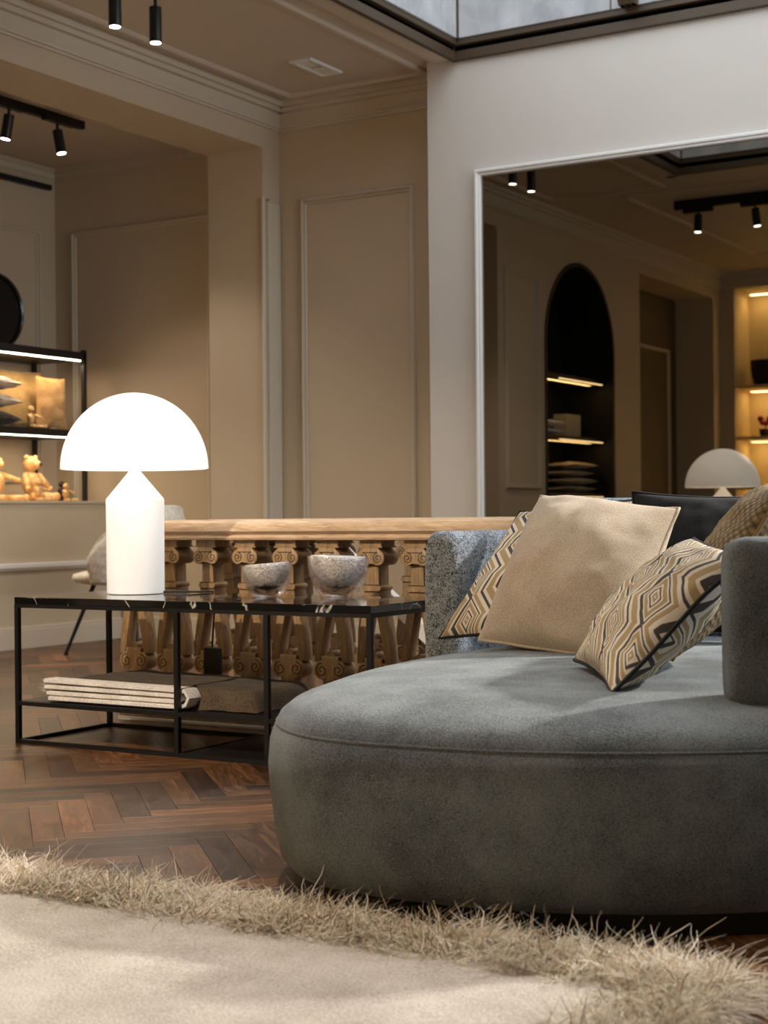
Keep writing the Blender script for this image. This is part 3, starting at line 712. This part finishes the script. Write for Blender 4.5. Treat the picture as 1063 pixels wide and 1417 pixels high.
def rings_mesh(rings, cap_top=None, cap_bot=None):
    m = MB()
    for R_ in rings: m.v += [tuple(p) for p in R_]
    for r in range(len(rings)-1):
        for i in range(NO): j = (i+1) % NO; m.f.append((r*NO+i, r*NO+j, (r+1)*NO+j, (r+1)*NO+i))
    if cap_top is not None:
        m.v.append(tuple(cap_top)); q = len(m.v)-1; r = len(rings)-1
        for i in range(NO): m.f.append((r*NO+i, r*NO+(i+1) % NO, q))
    if cap_bot is not None:
        m.v.append(tuple(cap_bot)); q = len(m.v)-1
        for i in range(NO): m.f.append(((i+1) % NO, i, q))
    m.mi = [0]*len(m.f); return m
sc_ = T3(cen.x, cen.y, 0)
sofa = thing('round_sofa', tuple(sc_), 'large rounded grey upholstered sofa with low wraparound backs', 'sofa')
rg = [seat_ring(.07, .040), seat_ring(.04, .044), seat_ring(.020, .065), seat_ring(.008, .125), seat_ring(0, .19), seat_ring(-.004, .25), seat_ring(.0, .30), seat_ring(.010, .328), seat_ring(.014, .333), seat_ring(.016, .339), seat_ring(.022, .352), seat_ring(.045, .370), seat_ring(.10, .389), seat_ring(.19, .402), seat_ring(.19, .409, .25), seat_ring(.19, .412, .6)]
obj('seat', rings_mesh(rg, T3(cen.x, cen.y, .413), T3(cen.x, cen.y, .040)), 'sofa', sofa, smooth='all')
obj('seam_piping', MB().tube(seat_ring(.0145, .3335), .0032, 6, True), 'piping', sofa, smooth='all')
pr2 = [seat_ring(.055, 0), seat_ring(.055, .041)]
obj('plinth', rings_mesh(pr2, T3(cen.x, cen.y, .041), T3(cen.x, cen.y, 0)), 'black', sofa)
def pad(path, thick, z0, z1, name, mat, rnd=.05, lean=0.0, parent=sofa):
    """upholstered back pad swept along a plan path, rounded at its ends"""
    P = [];  path = [Vector(p) for p in path]
    for i in range(len(path)-1):
        p0 = path[max(0, i-1)]; p1 = path[i]; p2 = path[i+1]; p3 = path[min(len(path)-1, i+2)]
        for k in range(10):
            u = k/10; P.append(.5*((2*p1)+(-p0+p2)*u+(2*p0-5*p1+4*p2-p3)*u*u+(-p0+3*p1-3*p2+p3)*u**3))
    P.append(path[-1]); L = [0]
    for i in range(1, len(P)): L.append(L[-1]+(P[i]-P[i-1]).length)
    tot = L[-1]; S_ = sorted(set([0, .004, .012, .025, .045]+[tot-x for x in (0, .004, .012, .025, .045)]+[tot*k/24 for k in range(1, 24)]))
    def at_(s):
        for i in range(1, len(P)):
            if L[i] >= s-1e-9: u = (s-L[i-1])/max(1e-9, L[i]-L[i-1]); return P[i-1].lerp(P[i], u), (P[i]-P[i-1]).normalized()
        return P[-1], (P[-1]-P[-2]).normalized()
    n = 28; m = MB(); h = thick/2; zc = (z0+z1)/2; hz = (z1-z0)/2
    for s in S_:
        p, d = at_(s); nn = Vector((d.y, -d.x)); e = min(s, tot-s); sh = rnd*(1-math.sqrt(max(0, 1-(1-min(1, e/rnd))**2))) if e < rnd else 0
        for k in range(n):
            a = 2*PI*k/n+PI/n; ca, sa = math.cos(a), math.sin(a); ex = .42
            ox = (abs(ca)**ex)*(1 if ca > 0 else -1)*(h-sh*.75); oz = (abs(sa)**ex)*(1 if sa > 0 else -1)*(hz-sh*.75)
            q = p+nn*(ox+lean*(oz+hz)); m.v.append(tuple(T3(q.x, q.y, zc+oz)))
    for i in range(len(S_)-1):
        for k in range(n): m.f.append((i*n+k, i*n+(k+1) % n, (i+1)*n+(k+1) % n, (i+1)*n+k))
    m.f.append(tuple(range(n))[::-1]); m.f.append(tuple((len(S_)-1)*n+k for k in range(n))); m.mi = [0]*len(m.f)
    return obj(name, m, mat, parent, smooth='all')
pad([(.150, 4.42), (.29, 4.58), (.47, 4.72)], .13, .16, .713, 'side_back', 'boucle', .04)
pad([(.53, 4.66), (.80, 4.72), (1.15, 4.60), (1.42, 4.36)], .13, .36, .805, 'backrest', 'boucle', .05)
pad([(.648, 2.99), (.86, 2.99), (1.10, 3.10), (1.32, 3.33), (1.42, 3.65)], .135, .375, .712, 'arm_back', 'sofa', .05, lean=-.03)

# ------------------------------------------------------------------ cushions
def cushion(name, BL, BR, TL, thick, mat, label, piping=None, group=None, seed=0, nseg=30, pinch=.07, cat='cushion', sag=0.0):
    BL, BR, TL = Vector(BL), Vector(BR), Vector(TL); U = (BR-BL)/2; V = (TL-BL)/2; c = BL+U+V; Nn = U.cross(V).normalized()
    m = MB(); m.uv = []; g = nseg
    def pt(s, t, side):
        x = s*(1-pinch*(1-t*t)); y = t*(1-pinch*(1-s*s)); q = max(0, (1-s*s)*(1-t*t)); h = thick/2*(.7*q**.38+.3*q**.9)
        h *= 1-.18*math.exp(-((abs(s)-1)**2+(abs(t)-1)**2)*6)
        wv = .010*noise.noise((s*2.4+seed, t*2.4, side*3+seed))+.006*noise.noise((s*6+seed, t*6, side*5))
        edge = min(1, q*3); p = c+U*x+V*(y-sag*(1-s*s)*max(0, t))+Nn*(side*(h+wv*edge))
        return p+Nn*.012*noise.noise((s*1.3+seed*2, t*1.3, 9))*(1-edge)
    for side in (1, -1):
        base = len(m.v)
        for j in range(g+1):
            for i in range(g+1):
                s = math.sin((2*i/g-1)*PI/2); t = math.sin((2*j/g-1)*PI/2); s = .5*s+.5*(2*i/g-1); t = .5*t+.5*(2*j/g-1)
                m.v.append(tuple(pt(s, t, side))); m.uv.append((s*.5*side+.5+seed*.13, t*.5+.5+seed*.21))
        for j in range(g):
            for i in range(g):
                f = (base+j*(g+1)+i, base+j*(g+1)+i+1, base+(j+1)*(g+1)+i+1, base+(j+1)*(g+1)+i); m.f.append(f if side > 0 else f[::-1])
    m.mi = [0]*len(m.f)
    o = obj(name, m, mat, None, origin=c, smooth='all'); tag(o, label, cat, group)
    if piping:
        pts = []
        for k in range(g): pts.append(pt(-1+2*k/g, -1, 1))
        for k in range(g): pts.append(pt(1, -1+2*k/g, 1))
        for k in range(g): pts.append(pt(1-2*k/g, 1, 1))
        for k in range(g): pts.append(pt(-1, 1-2*k/g, 1))
        obj('piping', MB().tube(pts, .0048, 6, True), piping, o, smooth='all')
    return o
cushion('throw_pillow', T3(.146, 4.31, .425), T3(.496, 4.05, .415), T3(.391, 4.53, .770), .15, 'pattern', 'white and black geometric cushion behind the plain beige one', 'blackpipe', seed=1)
cushion('throw_pillow', T3(.245, 4.09, .43), T3(.575, 3.80, .385), T3(.432, 4.33, .812), .26, 'beige', 'large plain beige square cushion in the middle of the sofa', 'beige', seed=2, pinch=.05)
cushion('throw_pillow', T3(.62, 4.28, .42), T3(1.08, 4.10, .42), T3(.70, 4.42, .82), .15, 'velvet', 'black velvet cushion against the sofa back', 'velvet', seed=3, pinch=.12)
cushion('throw_pillow', T3(.42, 4.56, .47), T3(.72, 4.45, .47), T3(.46, 4.62, .80), .10, 'pattern', 'geometric cushion tucked behind the beige one, only its corner showing', 'blackpipe', seed=4)
cushion('throw_pillow', T3(.71, 3.88, .46), T3(.62, 3.38, .44), T3(.98, 3.94, .84), .14, 'woven', 'gold basket-weave cushion behind the front geometric one', 'woven', seed=5)
cushion('throw_pillow', T3(.426, 3.53, .428), T3(.447, 3.08, .402), T3(.702, 3.56, .700), .16, 'pattern', 'gold and cream geometric cushion with black piping leaning on the arm', 'blackpipe', seed=6)

# ------------------------------------------------------------------ rug
RA0, RA1, RB0, RB1 = -5.0, -.82, -.5, 2.36
m = MB(); nx, ny = 150, 110; vs_ = []
for j in range(ny+1):
    for i in range(nx+1):
        u, w_ = i/nx, j/ny; a = RA0+(RA1-RA0)*u; b = RB0+(RB1-RB0)*w_
        e = min(a-RA0, RA1-a, b-RB0, RB1-b); z = .024*min(1, e/.02)+.001
        z += .004*noise.noise((a*5, b*5, 0))+.0025*noise.noise((a*14, b*14, 2)); vs_.append((a, b, max(.0015, z)))
fs = [(j*(nx+1)+i, j*(nx+1)+i+1, (j+1)*(nx+1)+i+1, (j+1)*(nx+1)+i) for j in range(ny) for i in range(nx)]
m.add(vs_, fs)
rug = tag(obj('area_rug', m, 'rug', None, origin=(-2.5, 1.0, 0), smooth='all'), 'thick cream wool rug with long shaggy fringe on the parquet', 'rug')
m = MB(); tn = []
def strand(p, d, ln, wd, tone_):
    p = Vector(p); d = Vector(d).normalized(); side = d.cross(Vector((random.uniform(-.4, .4), random.uniform(-.4, .4), 1))).normalized()*wd/2
    cv = Vector((random.uniform(-.8, .8), random.uniform(-.8, .8), random.uniform(-1.1, 0)))*ln*.45; wob = side.normalized()*ln*random.uniform(-.16, .16); vs_ = []
    for k in range(6):
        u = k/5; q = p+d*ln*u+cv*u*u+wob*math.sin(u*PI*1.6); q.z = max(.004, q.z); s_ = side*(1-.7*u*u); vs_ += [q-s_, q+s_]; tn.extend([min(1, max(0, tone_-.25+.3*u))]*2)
    m.add(vs_, [(2*i, 2*i+1, 2*i+3, 2*i+2) for i in range(5)])
for k in range(34000):
    if k < 25000: a = random.uniform(-3.4, RA1+.02); b = RB1+random.triangular(-.13, .05, .0); out = Vector((0, 1, 0))
    else: b = random.uniform(1.2, RB1+.02); a = RA1+random.triangular(-.16, .08, .0); out = Vector((1, 0, 0))
    cl = noise.noise((a*7, b*7, 5)); c2 = noise.noise((a*7, b*7, 15)); up = random.uniform(-.05, .42)+max(0, cl)*.45
    d = out*random.uniform(.1, 1)+Vector((cl*1.6+random.uniform(-.9, .9), c2*.8+random.uniform(-.7, .7), up))
    strand((a, b, .020+random.uniform(0, .014)), d, random.uniform(.045, .10)*(1+.3*c2), random.uniform(.0011, .0026), random.uniform(.1, 1)+.25*c2)
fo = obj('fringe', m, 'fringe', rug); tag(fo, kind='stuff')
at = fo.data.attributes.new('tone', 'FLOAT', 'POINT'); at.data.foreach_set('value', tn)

# ------------------------------------------------------------------ quilted tub chair
ch = thing('tub_chair', (-5.72, 6.78, 0), 'white quilted tub chair on thin black legs beyond the balustrade', 'chair')
CX, CY = -5.72, 6.78
m = MB(); pr3 = [(0, .385), (.20, .388), (.265, .40), (.285, .42), (.275, .445), (.23, .458), (.12, .462), (0, .463)]
vs0 = len(m.v); m.lathe(pr3, (0, 0, 0), 40); m.v = [(CX-.05+x*1.08, CY+y*.98, z) for x, y, z in m.v]; obj('seat', m, 'quilt', ch, smooth='all')
m = MB(); na_, nz_ = 40, 18; inn_, out_ = [], []
for layer, rr in ((0, .245), (1, .285)):
    for j in range(nz_+1):
        for i in range(na_+1):
            a = -1.75+3.5*i/na_; t_ = abs(a)/1.75; top = .825-.26*t_**2.2; z = .40+(top-.40)*j/nz_
            rr2 = rr+.05*(j/nz_)-(.055 if layer else .0)*(j/nz_)**7+.004*math.cos(i*1.6)*math.cos(j*1.7); m.v.append((CX+rr2*math.cos(a)*.95, CY+rr2*math.sin(a)*1.02, z))
K = (nz_+1)*(na_+1)
for j in range(nz_):
    for i in range(na_):
        a = j*(na_+1)+i; m.f += [(a, a+1, a+na_+2, a+na_+1), (K+a, K+a+na_+1, K+a+na_+2, K+a+1)]
for i in range(na_):
    a = nz_*(na_+1)+i; m.f += [(a, a+1, K+a+1, K+a), (i, K+i, K+i+1, i+1)]
for j in range(nz_):
    a = j*(na_+1); b = a+na_; m.f += [(a, a+na_+1, K+a+na_+1, K+a), (b, K+b, K+b+na_+1, b+na_+1)]
m.mi = [0]*len(m.f); obj('shell_back', m, 'quilt', ch, smooth='all')
for fx, fy, tx, ty in ((-5.985, 6.53, -5.86, 6.63), (-6.0, 7.03, -5.87, 6.93), (-5.47, 6.53, -5.58, 6.63), (-5.47, 7.03, -5.58, 6.93)):
    lg = obj('leg', MB().tube([(tx, ty, .40), (fx, fy, .012)], [.013, .009], 10), 'black', ch, smooth=True)
    obj('foot_cap', MB().lathe([(0, 0), (.012, 0), (.012, .014), (0, .014)], (fx, fy, 0), 12), 'steel', lg)

# ------------------------------------------------------------------ rack, cushions and toys in the niche
rk = thing('shelf_rack', (-6.82, 6.5, .862), 'black metal shelf rack with lit strip standing on the low cabinet', 'shelf')
R0, R1, RBk, RFr = 5.5, 7.41, -7.04, -6.60
for a in (RBk, RFr-.025):
    for b in (R0, R1-.025): obj('post', box((a, b, .862), (a+.025, b+.025, 1.80)), 'black', rk)
obj('shelf_board', box((RBk, R0, 1.735), (RFr, R1, 1.785), .003), 'black', rk)
obj('shelf_board', box((RBk, R0, 1.255), (RFr, R1, 1.30), .003), 'black', rk)
ls = obj('led_strip', box((RFr-.014, R0+.05, 1.728), (RFr-.003, R1-.05, 1.736)), 'led', rk)
obj('led_strip', box((RFr-.02, R0+.05, 1.250), (RFr-.012, R1-.10, 1.256)), 'led', rk)
area_light('rack_led_glow', (-6.68, 6.5, 1.715), .05, 1.7, 5.5, (1, .76, .48)); area_light('rack_led_glow', (-6.70, 6.5, 1.24), .05, 1.7, 5, (1, .76, .48))
dm = MB(); vs_ = []; n = 48
for r, x in ((0, 0), (.215, .004), (.222, .02), (.235, .026), (.240, .012), (.240, -.012), (0, -.012)):
    for k in range(n): a = 2*PI*k/n; vs_.append((-6.97+x, 6.99+r*math.cos(a), 2.027+r*math.sin(a)))
fs = [(i*n+k, i*n+(k+1) % n, (i+1)*n+(k+1) % n, (i+1)*n+k) for i in range(6) for k in range(n)]; dm.add(vs_, fs)
dk = thing('round_plate', (-6.97, 6.99, 1.785), 'large round black dish standing on top of the shelf rack', 'dish'); obj('dish', dm, 'disc_glass', dk, smooth=True)
def shelf_cushion(b0, b1, z0, z1, a, mat, label, thick=.12, lean=.08, seed=0):
    return cushion('shelf_cushion', (a, b0, z0), (a, b1, z0), (a-lean, b0, z1), thick, mat, label, None, 'cushions on the shelf rack', seed, 16, .05)
shelf_cushion(6.90, 7.35, 1.31, 1.675, -6.85, 'linen', 'square ochre linen cushion standing upright on the rack', seed=11)
shelf_cushion(7.12, 7.385, 1.31, 1.63, -6.745, 'linen_rust', 'small rust-tinged cushion at the rack end beside the ochre one', .05, .01, 12)
shelf_cushion(6.35, 6.82, 1.31, 1.70, -6.91, 'linen', 'ochre cushion standing behind the stacked striped ones', seed=13)
for k, (z, mt_, lb) in enumerate(((1.349, 'stripe_dark', 'dark woollen cushion lying flat, lowest of the rack stack'), (1.45, 'stripe_plum', 'plum striped cushion lying flat in the middle of the rack stack'), (1.555, 'stripe_plum', 'striped cushion lying flat, topmost of the rack stack'))):
    cushion('shelf_cushion', (-6.61, 6.40, z), (-6.61, 6.87, z), (-6.80, 6.40, z+.005), .095, mt_, lb, None, 'cushions on the shelf rack', 20+k, 16, .05)
def limb(m, p, q, r0, r1): m.tube([p, tuple((Vector(p)+Vector(q))/2), q], [r0, (r0+r1)/2, r1], 10); m.ball(p, r0, 10); m.ball(q, r1*1.15, 10)
def bear(a, b, z, s, label):
    r = thing('wooden_figure', (a, b, z), label, 'figurine')
    obj('body', MB().ball((a, b, z+.10*s), .052*s, 16, (1, 1, 1.3)), 'toy_wood', r, smooth='all')
    hd = MB().ball((a, b, z+.205*s), .044*s, 16); hd.ball((a+.04*s, b+.01*s, z+.20*s), .022*s, 12); 
    for k in (-1, 1): hd.ball((a, b+k*.035*s, z+.24*s), .014*s, 10)
    h = obj('head', hd, 'toy_wood', r, smooth='all'); obj('nose', MB().ball((a+.06*s, b+.012*s, z+.203*s), .010*s, 10), 'toy_dark', h, smooth='all')
    for k in (-1, 1):
        m = MB(); limb(m, (a+.01*s, b+k*.05*s, z+.14*s), (a+.06*s, b+k*.085*s, z+.07*s), .018*s, .014*s); obj('arm', m, 'toy_wood', r, smooth='all')
        m = MB(); limb(m, (a+.02*s, b+k*.035*s, z+.026*s), (a+.13*s, b+k*.06*s, z+.026*s), .024*s, .020*s); obj('leg', m, 'toy_wood', r, smooth='all')
def monkey(a, b, z, s, label, mat='toy_wood'):
    r = thing('wooden_figure', (a, b, z), label, 'figurine')
    obj('body', MB().ball((a, b, z+.09*s), .04*s, 14, (1, 1, 1.5)), mat, r, smooth='all')
    hd = MB().ball((a, b, z+.185*s), .034*s, 14); hd.ball((a+.02*s, b, z+.178*s), .022*s, 10)
    h = obj('head', hd, mat, r, smooth='all')
    e = MB()
    for k in (-1, 1): e.ball((a+.028*s, b+k*.012*s, z+.195*s), .005*s, 8)
    obj('eyes', e, 'toy_dark', h)
    for k in (-1, 1):
        m = MB(); limb(m, (a, b+k*.04*s, z+.13*s), (a+.07*s, b+k*.075*s, z+.10*s), .013*s, .011*s); obj('arm', m, mat, r, smooth='all')
        m = MB(); limb(m, (a+.01*s, b+k*.03*s, z+.016*s), (a+.12*s, b+k*.08*s, z+.016*s), .016*s, .014*s); obj('leg', m, mat, r, smooth='all')
bear(-6.78, 7.10, .862, 1.12, 'pale wooden toy bear with dark nose seated on the cabinet')
monkey(-6.82, 6.85, .862, 1.25, 'pale wooden long-limbed toy figure seated beside the toy bear')
monkey(-6.60, 6.97, .862, .62, 'small pale wooden toy seated in front of the toy bear')
monkey(-6.59, 7.20, .862, .50, 'tiny pale wooden toy seated at the bear feet')
monkey(-6.78, 7.37, .862, .58, 'small dark-stained wooden toy seated by the rack post', 'toy_dark')
monkey(-6.66, 6.98, 1.30, .62, 'little pale wooden toy sitting among the rack cushions')

# ------------------------------------------------------------------ what the mirror shows behind the camera
ac = thing('arched_cabinet', (-5.55, 2.685, 0), 'black arched shelf cabinet set into the wall, seen in the mirror', 'cabinet')
m = MB(); m.box((-5.80, ARC0-.04, 0), (-5.76, ARC1+.04, 2.9)); obj('back_panel', m, 'dark_interior', ac)
m = MB(); N = 28; pth = [(ARC0, 0)]+[(ARC0+(ARC1-ARC0)*(1-math.cos(PI*k/N))/2, 0) for k in range(N+1)]+[(ARC1, 0)]
pts = [(ARC0, 0.0)]+[((ARC0+ARC1)/2-(ARC1-ARC0)/2*math.cos(PI*k/N), 2.12+.71*math.sin(PI*k/N)) for k in range(N+1)]+[(ARC1, 0.0)]
for i in range(len(pts)-1):
    (b0, z0), (b1, z1) = pts[i], pts[i+1]; cb_, cz_ = (ARC0+ARC1)/2, 1.6
    def inw(b, z, k=.035):
        d = Vector((cb_-b, (1.9-z) if z > 2.0 else 0)).normalized(); return b+d.x*k, z+d.y*k
    (c0, y0), (c1, y1) = inw(b0, z0), inw(b1, z1)
    m.add([(-5.76, b0, z0), (AL+.01, b0, z0), (AL+.01, b1, z1), (-5.76, b1, z1), (-5.76, c0, y0), (AL+.01, c0, y0), (AL+.01, c1, y1), (-5.76, c1, y1)], [(0, 1, 2, 3), (4, 5, 6, 7), (1, 2, 6, 5), (0, 3, 7, 4)])
obj('arch_lining', m, 'dark_interior', ac)
for z in (.40, .90, 1.37, 1.87):
    sh = obj('shelf', box((-5.75, ARC0+.036, z), (-5.36, ARC1-.036, z+.03)), 'dark_interior', ac)
    if z > .5: obj('led_strip', box((-5.375, ARC0+.08, z-.008), (-5.363, ARC1-.45, z-.001)), 'led_warm', sh); area_light('arch_led_glow', (-5.45, (ARC0+ARC1)/2, z-.012), .04, 1.1, 1.6, (1, .66, .28))
def stack(b0, b1, z, n, mat, what, grp):
    for k in range(n):
        d = .02*math.sin(k*2.3); cushion('folded_towel', (-5.40+d, b0, z+.035+k*.067), (-5.40+d, b1, z+.035+k*.067), (-5.68+d, b0, z+.035+k*.067), .06, mat, what % ('lowest', 'second from the bottom', 'third from the bottom', 'topmost')[k if k < n-1 else 3], None, grp, 40+k, 10, .02, 'towel')
stack(2.1, 2.62, .93, 4, 'towel', 'folded grey towel in the arched cabinet, %s of its stack', 'towels in the arched cabinet')
stack(2.75, 3.15, 1.40, 2, 'knit', 'folded cream towel on the higher arched cabinet shelf, %s of its pile', 'cream towels in the arched cabinet')
tag(obj('card_box', box((-5.62, 2.22, 1.40), (-5.50, 2.52, 1.60), .004), 'card', origin=(-5.55, 2.37, 1.4)), 'pale square box beside the cream towels in the arched cabinet', 'box')
bs = thing('lit_bookcase', (-4.42, -1.2, 0), 'warmly lit cream built-in bookcase opposite the mirror', 'bookcase')
m = MB(); m.box((-5.18, -1.35, .5), (-3.66, -1.30, 3.05)); m.box((-5.18, -1.30, .46), (-5.14, BF-.1, 3.05)); m.box((-3.70, -1.30, .46), (-3.66, BF-.1, 3.05)); m.box((-5.18, -1.3, 3.03), (-3.66, BF-.1, 3.07)); m.box((-5.18, -1.35, .42), (-3.66, BF-.1, .5))
obj('carcass', m, 'cream_niche', bs)
for z in (.98, 1.49, 2.01, 3.01):
    if z < 3: sh = obj('shelf', box((-5.14, -1.30, z), (-3.70, BF-.02, z+.03)), 'cream_niche', bs)
    obj('led_strip', box((-5.12, -1.27, z-.012), (-3.72, -1.255, z-.001)), 'led_warm', bs); area_light('bookcase_led_glow', (-4.42, -1.15, z-.02), 1.3, .04, 9, (1, .72, .34))
tag(obj('storage_basket', MB().lathe([(0, 0), (.13, 0), (.16, .14), (.165, .26), (.15, .26), (.12, .02), (0, .02)], (-4.88, -1.06, 2.04), 24), 'basket', origin=(-4.88, -1.06, 2.04), smooth=True), 'dark wicker basket on the lit bookcase', 'basket')
fl = thing('potted_flower', (-4.90, -1.05, 1.52), 'red flower in a small dark pot on the lit bookcase', 'plant')
obj('pot', MB().lathe([(0, 0), (.05, 0), (.065, .08), (.055, .08), (0, .06)], (-4.90, -1.05, 1.52), 20), 'basket', fl, smooth=True)
m = MB()
for k in range(9): a = k*2.4; m.ball((-4.90+.05*math.cos(a), -1.05+.05*math.sin(a), 1.68+.03*math.sin(k*1.7)), .035, 8, (1, 1, .7))
obj('bloom', m, 'red', fl, smooth='all'); obj('stalk', MB().tube([(-4.90, -1.05, 1.58), (-4.90, -1.05, 1.68)], .006, 6), 'toy_dark', fl)
